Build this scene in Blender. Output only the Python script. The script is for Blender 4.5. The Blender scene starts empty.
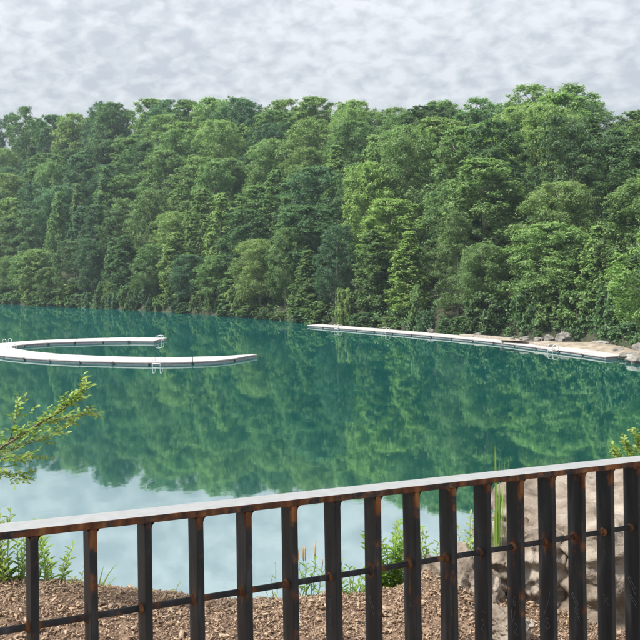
import bpy, bmesh, math, random
import numpy as np
from mathutils import Vector, Matrix

# ------------------------------------------------------------------ camera, sky, sun, exposure
SC = bpy.context.scene
COL = SC.collection
FPX, PX, PY, ROLL, EYE = 840.0, 320.0, 262.0, math.radians(0.8), 8.0

cam_d = bpy.data.cameras.new('camera')
cam = bpy.data.objects.new('camera', cam_d)
COL.objects.link(cam)
cr, sr = math.cos(ROLL), math.sin(ROLL)
cam.matrix_world = Matrix(((cr, sr, 0, 0), (0, 0, -1, 0), (-sr, cr, 0, EYE), (0, 0, 0, 1)))
cam_d.sensor_width = 36.0
cam_d.lens = 36.0 * FPX / 640.0
cam_d.shift_y = (PY - 320.0) / 640.0
cam_d.clip_start = 0.05
cam_d.clip_end = 6000
SC.camera = cam

SUN_EL, SUN_AZ = math.radians(54), math.radians(-112)     # azimuth clockwise from +Y (ahead): high on the left
world = bpy.data.worlds.new('World')
SC.world = world
world.use_nodes = True
nt = world.node_tree
nt.nodes.clear()
def N(tree, t, **kw):
    n = tree.nodes.new(t)
    for k, v in kw.items():
        setattr(n, k, v)
    return n
def L(tree, a, ai, b, bi):
    tree.links.new(a.outputs[ai], b.inputs[bi])
sky = N(nt, 'ShaderNodeTexSky', sky_type='NISHITA')
sky.sun_disc = False
sky.sun_elevation = SUN_EL
sky.sun_rotation = SUN_AZ
bg1 = N(nt, 'ShaderNodeBackground'); bg1.inputs[1].default_value = 0.1
L(nt, sky, 0, bg1, 0)
tc = N(nt, 'ShaderNodeTexCoord')
sep = N(nt, 'ShaderNodeSeparateXYZ'); L(nt, tc, 'Generated', sep, 0)
zc = N(nt, 'ShaderNodeMath', operation='MAXIMUM'); L(nt, sep, 'Z', zc, 0); zc.inputs[1].default_value = 0.0
zo = N(nt, 'ShaderNodeMath', operation='ADD'); L(nt, zc, 0, zo, 0); zo.inputs[1].default_value = 0.5
dx = N(nt, 'ShaderNodeMath', operation='DIVIDE'); L(nt, sep, 'X', dx, 0); L(nt, zo, 0, dx, 1)
dy = N(nt, 'ShaderNodeMath', operation='DIVIDE'); L(nt, sep, 'Y', dy, 0); L(nt, zo, 0, dy, 1)
cmb = N(nt, 'ShaderNodeCombineXYZ'); L(nt, dx, 0, cmb, 0); L(nt, dy, 0, cmb, 1)
rotm = N(nt, 'ShaderNodeMapping'); L(nt, cmb, 0, rotm, 0)
rotm.inputs['Rotation'].default_value = (0, 0, 0.5); rotm.inputs['Scale'].default_value = (1.0, 1.1, 1)
n1 = N(nt, 'ShaderNodeTexNoise'); n1.inputs['Scale'].default_value = 29.0; n1.inputs['Detail'].default_value = 5; n1.inputs['Roughness'].default_value = 0.52; n1.inputs['Distortion'].default_value = 0.25
n2 = N(nt, 'ShaderNodeTexNoise'); n2.inputs["Scale"].default_value = 2.0; n2.inputs['Detail'].default_value = 3
L(nt, rotm, 0, n1, 'Vector'); L(nt, rotm, 0, n2, 'Vector')
madd = N(nt, 'ShaderNodeMath', operation='MULTIPLY_ADD'); L(nt, n2, 0, madd, 0); madd.inputs[1].default_value = 0.5; L(nt, n1, 0, madd, 2)
ramp = N(nt, 'ShaderNodeValToRGB')
L(nt, madd, 0, ramp, 0)
cr_ = ramp.color_ramp
cr_.elements[0].position = 0.61; cr_.elements[0].color = (0.60, 0.63, 0.665, 1)
cr_.elements[1].position = 0.89; cr_.elements[1].color = (0.86, 0.872, 0.89, 1)
e = cr_.elements.new(0.74); e.color = (0.715, 0.74, 0.765, 1)
lum = N(nt, 'ShaderNodeMath', operation='MULTIPLY_ADD'); L(nt, zc, 0, lum, 0); lum.inputs[1].default_value = 1.5; lum.inputs[2].default_value = 0.62
bg2 = N(nt, 'ShaderNodeBackground'); L(nt, ramp, 0, bg2, 0)
lum2 = N(nt, 'ShaderNodeMath', operation='MULTIPLY'); L(nt, lum, 0, lum2, 0); lum2.inputs[1].default_value = 0.24
L(nt, lum2, 0, bg2, 1)
mixw = N(nt, 'ShaderNodeMixShader'); mixw.inputs[0].default_value = 0.94
L(nt, bg1, 0, mixw, 1); L(nt, bg2, 0, mixw, 2)
outw = N(nt, 'ShaderNodeOutputWorld'); L(nt, mixw, 0, outw, 0)

sun_d = bpy.data.lights.new('sun', 'SUN')
sun_d.energy = 1.5
sun_d.angle = math.radians(10)
sun_d.color = (1.0, 0.965, 0.90)
sun = bpy.data.objects.new('sun', sun_d)
COL.objects.link(sun)
sdir = Vector((math.sin(SUN_AZ) * math.cos(SUN_EL), math.cos(SUN_AZ) * math.cos(SUN_EL), math.sin(SUN_EL)))
sun.location = sdir * 100
sun.rotation_euler = sdir.to_track_quat('Z', 'Y').to_euler()

SC.view_settings.view_transform = 'Standard'
SC.view_settings.look = 'None'
SC.view_settings.gamma = 1
SC.view_settings.use_curve_mapping = False
SC.view_settings.exposure = 2.05
cy = SC.cycles
cy.max_bounces = 6; cy.diffuse_bounces = 2; cy.glossy_bounces = 3; cy.transmission_bounces = 4
cy.transparent_max_bounces = 4; cy.volume_bounces = 0
cy.caustics_reflective = False; cy.caustics_refractive = False
cy.use_denoising = True
cy.denoising_input_passes = 'RGB_ALBEDO_NORMAL'

RNG = np.random.default_rng(11)
random.seed(5)

# ------------------------------------------------------------------ pixel helpers (photo 640 px)
def ray(x, y):
    u, v = (x - PX) / FPX, (PY - y) / FPX
    return u * cr + v * sr, -u * sr + v * cr
def on_level(x, y, z=0.0):
    a, b = ray(x, y); t = (z - EYE) / b
    return Vector((a * t, t, z))
def at_depth(x, y, depth):
    a, b = ray(x, y)
    return Vector((a * depth, depth, EYE + b * depth))
def project(p):
    a, b = p[0] / p[1], (p[2] - EYE) / p[1]
    u, v = a * cr - b * sr, a * sr + b * cr
    return PX + u * FPX, PY - v * FPX

# ------------------------------------------------------------------ object helpers
def tag(o, label=None, cat=None, group=None, kind=None):
    if label: o['label'] = label
    if cat: o['category'] = cat
    if group: o['group'] = group
    if kind: o['kind'] = kind
    return o
def link(name, mesh, mat=None, parent=None):
    o = bpy.data.objects.new(name, mesh)
    COL.objects.link(o)
    if mat and mesh is not None and not mesh.materials:
        mesh.materials.append(mat)
    if parent: o.parent = parent
    return o
def empty(name, loc=(0, 0, 0), rz=0.0):
    o = bpy.data.objects.new(name, None)
    o.empty_display_size = 0.2
    COL.objects.link(o)
    o.location = loc; o.rotation_euler = (0, 0, rz)
    return o
def mesh_np(name, verts, faces_flat, nper, smooth=False, attrs=None):
    """verts (n,3); faces_flat int array, nper verts per face"""
    me = bpy.data.meshes.new(name)
    verts = np.asarray(verts, dtype=np.float32); faces_flat = np.asarray(faces_flat, dtype=np.int32).ravel()
    nf = len(faces_flat) // nper
    me.vertices.add(len(verts)); me.vertices.foreach_set('co', verts.ravel())
    me.loops.add(len(faces_flat)); me.loops.foreach_set('vertex_index', faces_flat)
    me.polygons.add(nf); me.polygons.foreach_set('loop_start', np.arange(0, nf * nper, nper, dtype=np.int32))
    if smooth:
        me.polygons.foreach_set('use_smooth', np.ones(nf, dtype=bool))
    me.update(calc_edges=True)
    if attrs:
        for k, v in attrs.items():
            a = me.attributes.new(k, 'FLOAT', 'POINT'); a.data.foreach_set('value', np.asarray(v, dtype=np.float32))
    return me
def mesh_py(name, verts, faces, smooth=False):
    me = bpy.data.meshes.new(name)
    me.from_pydata([tuple(v) for v in verts], [], faces); me.update()
    if smooth:
        me.polygons.foreach_set('use_smooth', np.ones(len(me.polygons), dtype=bool))
    return me
class MB:
    def __init__(s): s.v = []; s.f = []
    def add(s, vs, fs):
        o = len(s.v); s.v += [tuple(v) for v in vs]; s.f += [tuple(i + o for i in f) for f in fs]
    def box(s, lo, hi, M=None):
        vs = [Vector((x, y, z)) for z in (lo[2], hi[2]) for y in (lo[1], hi[1]) for x in (lo[0], hi[0])]
        if M: vs = [M @ v for v in vs]
        s.add(vs, [(0, 2, 3, 1), (4, 5, 7, 6), (0, 1, 5, 4), (2, 6, 7, 3), (0, 4, 6, 2), (1, 3, 7, 5)])
    def tube(s, pts, rad, n=8, cap=True):
        pts = [Vector(p) for p in pts]
        if not hasattr(rad, '__len__'): rad = [rad] * len(pts)
        vs = []; fs = []; u = None
        for i, p in enumerate(pts):
            t = (pts[min(i + 1, len(pts) - 1)] - pts[max(i - 1, 0)]).normalized()
            if u is None:
                u = t.orthogonal().normalized()
            u = (u - t * u.dot(t)).normalized()
            w = t.cross(u)
            for k in range(n):
                a = 2 * math.pi * k / n
                vs.append(p + (u * math.cos(a) + w * math.sin(a)) * rad[i])
        for i in range(len(pts) - 1):
            for k in range(n):
                fs.append((i * n + k, i * n + (k + 1) % n, (i + 1) * n + (k + 1) % n, (i + 1) * n + k))
        if cap:
            fs.append(tuple(range(n))[::-1]); fs.append(tuple(range((len(pts) - 1) * n, len(pts) * n)))
        s.add(vs, fs)
    def mesh(s, name, smooth=False): return mesh_py(name, s.v, s.f, smooth)
    def build(s, name, mat, parent=None, smooth=False): return link(name, s.mesh(name, smooth), mat, parent)
def bevel(o, w, seg=2):
    m = o.modifiers.new('bevel', 'BEVEL'); m.width = w; m.segments = seg; m.limit_method = 'ANGLE'
    return o
ONES = ['', 'first', 'second', 'third', 'fourth', 'fifth', 'sixth', 'seventh', 'eighth', 'ninth', 'tenth', 'eleventh', 'twelfth', 'thirteenth', 'fourteenth', 'fifteenth', 'sixteenth', 'seventeenth', 'eighteenth', 'nineteenth']
TENS = {2: 'twent', 3: 'thirt', 4: 'fort', 5: 'fift', 6: 'sixt', 7: 'sevent', 8: 'eight'}
def ordinal(n):
    if n < 20: return ONES[n]
    t, u = divmod(n, 10)
    return TENS[t] + ('ieth' if u == 0 else 'y-' + ONES[u])

# ------------------------------------------------------------------ materials
def new_mat(name):
    m = bpy.data.materials.new(name); m.use_nodes = True
    t = m.node_tree; t.nodes.clear()
    out = N(t, 'ShaderNodeOutputMaterial')
    return m, t, out
def ramp_node(t, stops):
    r = N(t, 'ShaderNodeValToRGB'); c = r.color_ramp
    c.elements[0].position, c.elements[0].color = stops[0][0], (*stops[0][1], 1)
    c.elements[1].position, c.elements[1].color = stops[-1][0], (*stops[-1][1], 1)
    for p, col in stops[1:-1]:
        e = c.elements.new(p); e.color = (*col, 1)
    return r
def noise_mat(name, stops, scale, rough=0.8, detail=6, bump=0.0, bscale=None, bdist=0.02, metallic=0.0, coord='Object', spec=0.5, stretch=(1, 1, 1), lo=0.3, hi=0.7):
    m, t, out = new_mat(name)
    tc = N(t, 'ShaderNodeTexCoord'); mp = N(t, 'ShaderNodeMapping'); L(t, tc, coord, mp, 0); mp.inputs['Scale'].default_value = stretch
    n = N(t, 'ShaderNodeTexNoise'); n.inputs['Scale'].default_value = scale; n.inputs['Detail'].default_value = detail; n.inputs['Roughness'].default_value = 0.6
    L(t, mp, 0, n, 'Vector')
    mr = N(t, 'ShaderNodeMapRange'); mr.inputs[1].default_value = lo; mr.inputs[2].default_value = hi; L(t, n, 0, mr, 0)
    r = ramp_node(t, stops); L(t, mr, 0, r, 0)
    b = N(t, 'ShaderNodeBsdfPrincipled'); L(t, r, 0, b, 'Base Color')
    b.inputs['Roughness'].default_value = rough; b.inputs['Metallic'].default_value = metallic; b.inputs['Specular IOR Level'].default_value = spec
    if bump:
        n2 = N(t, 'ShaderNodeTexNoise'); n2.inputs['Scale'].default_value = bscale or scale * 3; n2.inputs['Detail'].default_value = 6; L(t, mp, 0, n2, 'Vector')
        bp = N(t, 'ShaderNodeBump'); bp.inputs['Strength'].default_value = bump; bp.inputs['Distance'].default_value = bdist
        L(t, n2, 0, bp, 'Height'); L(t, bp, 0, b, 'Normal')
    L(t, b, 0, out, 0)
    return m
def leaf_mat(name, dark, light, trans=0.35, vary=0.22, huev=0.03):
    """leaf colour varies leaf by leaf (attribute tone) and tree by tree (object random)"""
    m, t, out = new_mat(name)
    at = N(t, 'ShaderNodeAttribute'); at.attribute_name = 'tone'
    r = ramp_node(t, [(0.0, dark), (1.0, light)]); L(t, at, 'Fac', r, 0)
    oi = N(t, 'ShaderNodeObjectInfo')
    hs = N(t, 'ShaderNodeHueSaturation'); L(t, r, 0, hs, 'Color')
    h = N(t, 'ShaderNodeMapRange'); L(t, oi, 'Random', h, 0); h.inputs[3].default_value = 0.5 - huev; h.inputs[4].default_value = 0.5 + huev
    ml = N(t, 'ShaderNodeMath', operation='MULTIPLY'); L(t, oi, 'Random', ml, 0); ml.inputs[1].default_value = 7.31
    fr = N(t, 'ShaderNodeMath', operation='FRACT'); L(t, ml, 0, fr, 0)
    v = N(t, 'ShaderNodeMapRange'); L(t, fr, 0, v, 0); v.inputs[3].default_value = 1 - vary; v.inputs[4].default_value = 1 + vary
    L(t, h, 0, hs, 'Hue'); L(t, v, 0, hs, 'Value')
    b = N(t, 'ShaderNodeBsdfPrincipled'); L(t, hs, 0, b, 'Base Color'); b.inputs['Roughness'].default_value = 0.5; b.inputs['Specular IOR Level'].default_value = 0.35
    tr = N(t, 'ShaderNodeBsdfTranslucent')
    tb = N(t, 'ShaderNodeMix', data_type='RGBA', blend_type='MULTIPLY'); tb.inputs[0].default_value = 1.0
    L(t, hs, 0, tb, 6); tb.inputs[7].default_value = (1.0, 1.22, 0.75, 1)
    L(t, tb, 2, tr, 0)
    mx = N(t, 'ShaderNodeMixShader'); mx.inputs[0].default_value = trans
    L(t, b, 0, mx, 1); L(t, tr, 0, mx, 2); L(t, mx, 0, out, 0)
    return m

LEAF = {
    'dark':   leaf_mat('leaf_dark',   (0.046, 0.105, 0.050), (0.235, 0.365, 0.160), trans=0.4, vary=0.18, huev=0.012),
    'mid':    leaf_mat('leaf_mid',    (0.074, 0.152, 0.060), (0.330, 0.470, 0.190), trans=0.4, vary=0.18, huev=0.012),
    'light':  leaf_mat('leaf_light',  (0.105, 0.195, 0.070), (0.450, 0.575, 0.225), trans=0.4, vary=0.15, huev=0.010),
    'yellow': leaf_mat('leaf_yellow', (0.120, 0.225, 0.062), (0.440, 0.585, 0.200), trans=0.4, vary=0.12, huev=0.01),
    'blue':   leaf_mat('leaf_blue',   (0.046, 0.112, 0.066), (0.215, 0.360, 0.190), trans=0.4, vary=0.18, huev=0.01),
}
BARK = noise_mat('bark', [(0, (0.07, 0.06, 0.05)), (1, (0.22, 0.20, 0.17))], 3.0, 0.9, bump=0.5, stretch=(1, 1, 0.3))
BARK_PALE = noise_mat('pale_bark', [(0, (0.22, 0.20, 0.17)), (1, (0.45, 0.42, 0.36))], 3.0, 0.9, bump=0.4, stretch=(1, 1, 0.3))
HILL = noise_mat('hill_soil', [(0, (0.022, 0.030, 0.014)), (0.6, (0.05, 0.055, 0.028)), (1, (0.10, 0.085, 0.06))], 0.7, 0.95, bump=0.6, bscale=3, bdist=0.2)

def water_mat():
    m, t, out = new_mat('quarry_water')
    tc = N(t, 'ShaderNodeTexCoord')
    mp = N(t, 'ShaderNodeMapping'); L(t, tc, 'Object', mp, 0); mp.inputs['Scale'].default_value = (1.0, 0.7, 1)
    n = N(t, 'ShaderNodeTexNoise'); n.inputs['Scale'].default_value = 1.6; n.inputs['Detail'].default_value = 3; L(t, mp, 0, n, 'Vector')
    n2 = N(t, 'ShaderNodeTexNoise'); n2.inputs['Scale'].default_value = 0.09; n2.inputs['Detail'].default_value = 2; L(t, tc, 'Object', n2, 'Vector')
    st = N(t, 'ShaderNodeMapRange'); L(t, n2, 0, st, 0); st.inputs[1].default_value = 0.35; st.inputs[2].default_value = 0.65; st.inputs[3].default_value = 0.002; st.inputs[4].default_value = 0.007
    bp = N(t, 'ShaderNodeBump'); bp.inputs['Distance'].default_value = 0.35; L(t, st, 0, bp, 'Strength'); L(t, n, 0, bp, 'Height')
    body = N(t, 'ShaderNodeBsdfDiffuse')
    bc = ramp_node(t, [(0.3, (0.000, 0.108, 0.098)), (0.7, (0.001, 0.130, 0.116))]); L(t, n2, 0, bc, 0); L(t, bc, 0, body, 0)
    gl = N(t, 'ShaderNodeBsdfGlossy'); gl.inputs['Color'].default_value = (0.79, 0.885, 0.88, 1); gl.inputs['Roughness'].default_value = 0.03
    L(t, bp, 0, gl, 'Normal')
    fr = N(t, 'ShaderNodeLayerWeight'); fr.inputs[0].default_value = 0.5
    mr = N(t, 'ShaderNodeMapRange'); L(t, fr, 'Facing', mr, 0); mr.inputs[1].default_value = 0.5; mr.inputs[2].default_value = 1.0; mr.inputs[3].default_value = 0.82; mr.inputs[4].default_value = 0.76
    mx = N(t, 'ShaderNodeMixShader'); L(t, mr, 0, mx, 0); L(t, body, 0, mx, 1); L(t, gl, 0, mx, 2)
    L(t, mx, 0, out, 0)
    return m
WATER = water_mat()

# ------------------------------------------------------------------ the large setting
# water
me = mesh_py('water', [(-420, -60, 0), (420, -60, 0), (420, 420, 0), (-420, 420, 0)], [(0, 1, 2, 3)])
tag(link('water', me, WATER), kind='structure')
me = mesh_py('ground', [(-3000, -3000, -9), (3000, -3000, -9), (3000, 3000, -9), (-3000, 3000, -9)], [(0, 1, 2, 3)])
tag(link('ground', me, HILL), kind='structure')

# far shoreline in plan (read off the waterline), left to right
SHPX = [(-150, 299), (-80, 301), (0, 304), (60, 306.5), (120, 309.5), (200, 314), (260, 318.5), (320, 323.5), (400, 330.5), (450, 335), (500, 339), (545, 342.5), (600, 345.5), (635, 352), (665, 361), (700, 372), (760, 392)]
SH = [Vector((p.x, p.y)) for p in (on_level(*q) for q in SHPX)]
SH = [Vector((-210, 205)), Vector((-165, 222))] + SH + [Vector((36, 44)), Vector((46, 34))]
def resample(pts, step):
    out = []; 
    for a, b in zip(pts[:-1], pts[1:]):
        n = max(1, int(round((b - a).length / step)))
        for i in range(n): out.append(a.lerp(b, i / n))
    out.append(pts[-1]); return out
SHR = resample(SH, 2.0)
arr = np.array([(p.x, p.y) for p in SHR])
for _ in range(6):
    arr[1:-1] = (arr[:-2] + 2 * arr[1:-1] + arr[2:]) / 4
tang = np.gradient(arr, axis=0)
for _ in range(60):
    tang[1:-1] = (tang[:-2] + tang[1:-1] + tang[2:]) / 3
tang /= np.linalg.norm(tang, axis=1)[:, None]
norm = np.stack([-tang[:, 1], tang[:, 0]], 1)      # inland (away from the water): left of travel
norm *= np.where((norm * (arr - np.array([0, 40]))).sum(1) < 0, -1, 1)[:, None]
ARC = np.concatenate([[0], np.cumsum(np.linalg.norm(np.diff(arr, axis=0), axis=1))])
def lumpy(x, y):
    return (np.sin(x * 0.21 + 1.3) * np.cos(y * 0.17 + 0.4) + 0.5 * np.sin(x * 0.53 + y * 0.41)) 
def hill_z(d, x=0.0, y=0.0):
    d = np.asarray(d, dtype=float)
    k = np.interp(x, [-30, 20, 50], [0.60, 0.46, 0.32])
    z = np.where(d < 0, d * 1.2, np.where(d < 1.2, d * 1.1, 1.32 + k * (np.minimum(d, 58) - 1.2)))
    z = z + np.where(d > 58, -0.12 * (d - 58), 0)
    return z + lumpy(x, y) * np.clip(d / 14, 0, 0.7)
def shore_pt(s, d):
    x = np.interp(s, ARC, arr[:, 0]); y = np.interp(s, ARC, arr[:, 1])
    nx = np.interp(s, ARC, norm[:, 0]); ny = np.interp(s, ARC, norm[:, 1])
    X, Y = x + nx * d, y + ny * d
    return X, Y, hill_z(d, X, Y)
ds = np.array([-8, -4, -1.5, -0.4, 0, 0.5, 1.2, 2.5, 4.5] + list(np.arange(7, 66, 3.0)) + [75, 95, 130, 180])
ss = np.arange(0, ARC[-1], 2.0)
S, D = np.meshgrid(ss, ds, indexing='ij')
X, Y, Z = shore_pt(S.ravel(), D.ravel())
Z = Z + RNG.normal(0, 0.12, len(Z)) * (D.ravel() > 1)
nd = len(ds)
ii, jj = np.meshgrid(np.arange(len(ss) - 1), np.arange(nd - 1), indexing='ij')
q = np.stack([ii * nd + jj, (ii + 1) * nd + jj, (ii + 1) * nd + jj + 1, ii * nd + jj + 1], -1).reshape(-1, 4)
hill = link('hillside', mesh_np('hillside', np.stack([X, Y, Z], 1), q, 4, True), HILL)
tag(hill, kind='structure')

# ------------------------------------------------------------------ tree kit
def sprays(centers, radii, counts, size, rng, flat=0.75, upbias=0.45, crown_c=None, aspect=0.55, per_twig=9):
    """leaf sprays (folded rhombs) along twigs that fan out of each foliage clump -> verts, faces, tone"""
    nt_ = np.maximum(4, counts // per_twig)
    lob = np.repeat(np.arange(len(centers)), nt_)              # twig -> clump
    T = len(lob)
    td = rng.normal(size=(T, 3)); td /= np.linalg.norm(td, axis=1)[:, None]
    if crown_c is not None:
        o = centers[lob] - crown_c; o /= (np.linalg.norm(o, axis=1)[:, None] + 1e-6)
        td = td + o * 0.55
    td = td + np.array([0, 0, upbias])
    td /= np.linalg.norm(td, axis=1)[:, None]
    td *= np.array([1, 1, flat])
    tl = radii[lob] * rng.uniform(0.6, 1.3, T)
    tw = np.repeat(np.arange(T), per_twig)                     # leaf -> twig
    n = len(tw)
    t = rng.uniform(0.15, 1.0, n) ** 0.75
    p = centers[lob[tw]] + td[tw] * (tl[tw] * t)[:, None] + rng.normal(size=(n, 3)) * (radii[lob[tw]] * 0.13)[:, None]
    p[:, 2] -= (t ** 2) * tl[tw] * 0.12                        # twig ends droop
    nrm = td[tw] * 0.75 + np.array([0, 0, 0.32]) + rng.normal(size=(n, 3)) * 0.40
    nrm /= np.linalg.norm(nrm, axis=1)[:, None]
    ref = td[tw] + rng.normal(size=(n, 3)) * 0.7
    a = ref - nrm * (ref * nrm).sum(1)[:, None]; a /= (np.linalg.norm(a, axis=1)[:, None] + 1e-9)
    b = np.cross(nrm, a)
    l = size * rng.uniform(0.6, 1.35, n)[:, None]; w = l * aspect
    v = np.empty((n, 4, 3))
    droop = nrm * l * 0.22
    v[:, 0] = p - a * l * 0.5 - droop; v[:, 1] = p - b * w * 0.5; v[:, 2] = p + a * l * 0.5 - droop; v[:, 3] = p + b * w * 0.5
    twt = rng.normal(0, 0.14, T)
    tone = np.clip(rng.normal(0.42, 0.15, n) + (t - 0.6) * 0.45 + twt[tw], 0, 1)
    return v.reshape(-1, 3), np.arange(n * 4), np.repeat(tone, 4)

def tree_proto(seed, H, R, base, shape, nl, leaf=0.215, per=150, gap=0.0, barkr=0.22):
    """trunk mesh (with limbs) and crown mesh; base = height where the crown begins / H"""
    rng = np.random.default_rng(seed)
    mb = MB()
    lean = rng.normal(0, 0.03, 2) * H
    def axis(t): return Vector((lean[0] * t * t, lean[1] * t * t, H * t * 0.93))
    ts = [0, 0.03, 0.12, 0.3, 0.5, 0.7, 0.88]
    mb.tube([axis(t) - Vector((0, 0, 1.2)) * (t == 0) for t in ts], [barkr * 1.7, barkr * 1.2, barkr, barkr * 0.85, barkr * 0.6, barkr * 0.36, barkr * 0.12], 8)
    cs = []; rs = []
    def profile(t):     # t 0..1 through the crown -> radius fraction
        if shape == 'round': return math.sqrt(max(0.02, 1 - ((t - 0.42) / 0.6) ** 2))
        if shape == 'oval': return math.sqrt(max(0.02, 1 - ((t - 0.45) / 0.57) ** 2)) * 0.95
        if shape == 'cone': return max(0.1, 1.02 - t) ** 0.75 * (0.55 + 0.45 * min(1, t / 0.16))
        if shape == 'column': return 0.85 * min(1, (1.04 - t) / 0.35) ** 0.7 * (0.7 + 0.3 * min(1, t / 0.1))
        if shape == 'layer': return math.sqrt(max(0.03, 1 - ((t - 0.35) / 0.68) ** 2)) * (1.0 if int(t * 7) % 2 == 0 else 0.72)
        return math.sqrt(max(0.02, 1 - ((t - 0.5) / 0.52) ** 2))
    zb = base * H
    nlimb = max(7, nl // 7)
    k = 0
    for k in range(nl):
        t = ((k + rng.uniform(0, 1)) / nl) ** 0.9
        ang = k * 2.399 + rng.normal(0, 0.3)
        big = rng.uniform(0.18, 0.40) if shape != 'layer' else rng.uniform(0.2, 0.3)
        r = R * big * (1.0 - 0.25 * t)
        pr = max(0.0, profile(t) * R * rng.uniform(0.74, 1.12) - r * 0.7) * (1.0 if rng.random() < 0.8 else 0.6)
        zc = zb + t * (H - zb)
        if shape == 'layer':
            zc = zb + (math.floor(t * 6.0) + 0.5 + 0.30 * rng.normal()) / 6.0 * (H - zb) - 0.14 * pr
        zc = min(zc, H - r * 0.7)
        ax = axis(min(1, zc / H))
        end = Vector((math.cos(ang) * pr + ax.x, math.sin(ang) * pr + ax.y, zc))
        if k % 3 == 0:
            t0 = max(0.1, (zc - pr * (0.8 if shape != 'layer' else 0.1)) / H)
            st = axis(min(0.86, t0)); mid = st.lerp(end, 0.55) + Vector((0, 0, -0.08 * pr))
            mb.tube([st, mid, end], [barkr * 0.32, barkr * 0.2, barkr * 0.06], 5)
        if rng.random() < gap: continue
        cs.append(np.array(end)); rs.append(r)
        for j in range(int(rng.integers(2, 5))):      # smaller clumps budding from this one
            q = rng.normal(size=3) * np.array([1, 1, 0.8 if shape != 'layer' else 0.2]); q /= np.linalg.norm(q)
            out = np.array([math.cos(ang), math.sin(ang), 0.6])
            if (q * out).sum() < 0: q = -q
            if shape != 'layer': q = q + np.array([0, 0, 0.45]); q /= np.linalg.norm(q)
            c = np.array(end) + q * r * 0.95
            c[2] = min(c[2], H - r * 0.25)
            cs.append(c); rs.append(r * rng.uniform(0.32, 0.6))
    # inner fill so that the crown is not hollow
    for k in range(nl // 5):
        t = rng.uniform(0.1, 0.85); ang = rng.uniform(0, 6.28); pr = profile(t) * R * rng.uniform(0, 0.5)
        cs.append(np.array([math.cos(ang) * pr, math.sin(ang) * pr, zb + t * (H - zb)])); rs.append(R * 0.24)
    cs = np.array(cs); rs = np.array(rs)
    cnt = np.maximum(16, (per * (rs / (0.22 * R)) ** 1.8).astype(int))
    cc = np.array([0, 0, zb + (H - zb) * 0.42])
    v, f, tone = sprays(cs, rs, cnt, leaf, rng, flat=1.0 if shape != 'layer' else 0.4, upbias=0.35 if shape != 'layer' else 0.1, crown_c=cc)
    top = v[:, 2].max()
    v[:, 2] *= 1.0
    cm = mesh_np('crown', v, f, 4, False, {'tone': tone})
    tm = mb.mesh('trunk', True)
    return {'trunk': tm, 'crown': cm, 'H': top, 'R': R, 'shape': shape}

PROTO = {}
spec = [('round', 3, 18, 5.0, 0.16, 84), ('round', 4, 17, 4.6, 0.12, 90), ('round', 5, 19, 5.4, 0.2, 96), ('oval', 6, 19, 4.0, 0.12, 84), ('oval', 7, 18, 3.8, 0.1, 80), ('oval', 71, 20, 4.4, 0.14, 90),
        ('cone', 8, 16, 3.4, 0.05, 84), ('cone', 9, 18, 3.2, 0.06, 90), ('column', 10, 17, 2.8, 0.03, 84), ('layer', 12, 16, 5.2, 0.12, 90), ('layer', 13, 15, 4.8, 0.1, 84)]
for sh, seed, H, R, b, nl in spec:
    PROTO.setdefault(sh, []).append(tree_proto(seed, H, R, b, sh, nl, per=270))
PROTO['airy'] = [tree_proto(21, 19, 4.4, 0.25, 'oval', 70, per=150, gap=0.25, leaf=0.24, barkr=0.24), tree_proto(22, 18, 3.8, 0.3, 'round', 60, per=130, gap=0.3, leaf=0.24, barkr=0.22)]
LOOKS = {'round': 'rounded', 'oval': 'tall oval', 'cone': 'pointed', 'column': 'slender', 'layer': 'wide tiered', 'airy': 'thinly leaved'}
TONES = {'dark': 'dark green', 'mid': 'mid green', 'light': 'light green', 'yellow': 'yellow green', 'blue': 'bluish green'}
def own_material(o, mat):      # shared mesh, material on the object
    if not o.data.materials: o.data.materials.append(mat)
    o.material_slots[0].link = 'OBJECT'; o.material_slots[0].material = mat
    return o
def place_tree(name, loc, H, R, shape, tone, rng, bark=BARK, pi=None):
    ps = PROTO[shape]; p = ps[int(rng.integers(len(ps))) if pi is None else pi]
    o = empty(name, loc, float(rng.uniform(0, 6.28)))
    o.scale = (R / p['R'], R / p['R'], H / p['H'])
    if bark is BARK and rng.random() < 0.3: bark = BARK_PALE
    own_material(link('trunk', p['trunk'], None, o), bark)
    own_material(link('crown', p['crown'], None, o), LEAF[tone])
    return o

# ------------------------------------------------------------------ forest on the far slope
SKY_X = [-150, -60, 0, 30, 58, 75, 100, 130, 160, 190, 215, 245, 262, 290, 330, 370, 400, 430, 455, 480, 497, 520, 545, 572, 592, 604, 620, 645, 700, 800]
SKY_Y = [96, 96, 99, 104, 115, 110, 101, 97, 95, 100, 93, 97, 102, 95, 97, 97, 105, 94, 103, 98, 90, 93, 79, 83, 93, 106, 103, 110, 105, 100]
def skyline(x): return float(np.interp(x, SKY_X, SKY_Y))
rngT = np.random.default_rng(77)
ROWS = [  # distance up the slope, spacing, height range, crown radius range, phrase
    (1.6, 6.2, (6.0, 13), (2.8, 4.6), 'leaning over the far waterline'),
    (8, 8.4, (12, 17.5), (3.7, 5.5), 'in the first row behind the waterline'),
    (15.5, 9.2, (13, 20), (4.1, 6.3), 'in the second row up the slope'),
    (23.5, 9.8, (14, 21.5), (4.3, 6.8), 'in the third row up the slope'),
    (31.5, 10.2, (14, 21.5), (4.5, 7.0), 'in the fourth row up the slope'),
    (39.5, 10.0, (14, 20), (4.6, 6.9), 'in the fifth row up the slope'),
    (47.5, 9.2, (15, 20), (4.8, 6.8), 'on the forest skyline'),
    (56, 7.8, (12, 16), (4.6, 6.2), 'just behind the skyline trees'),
]
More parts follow.
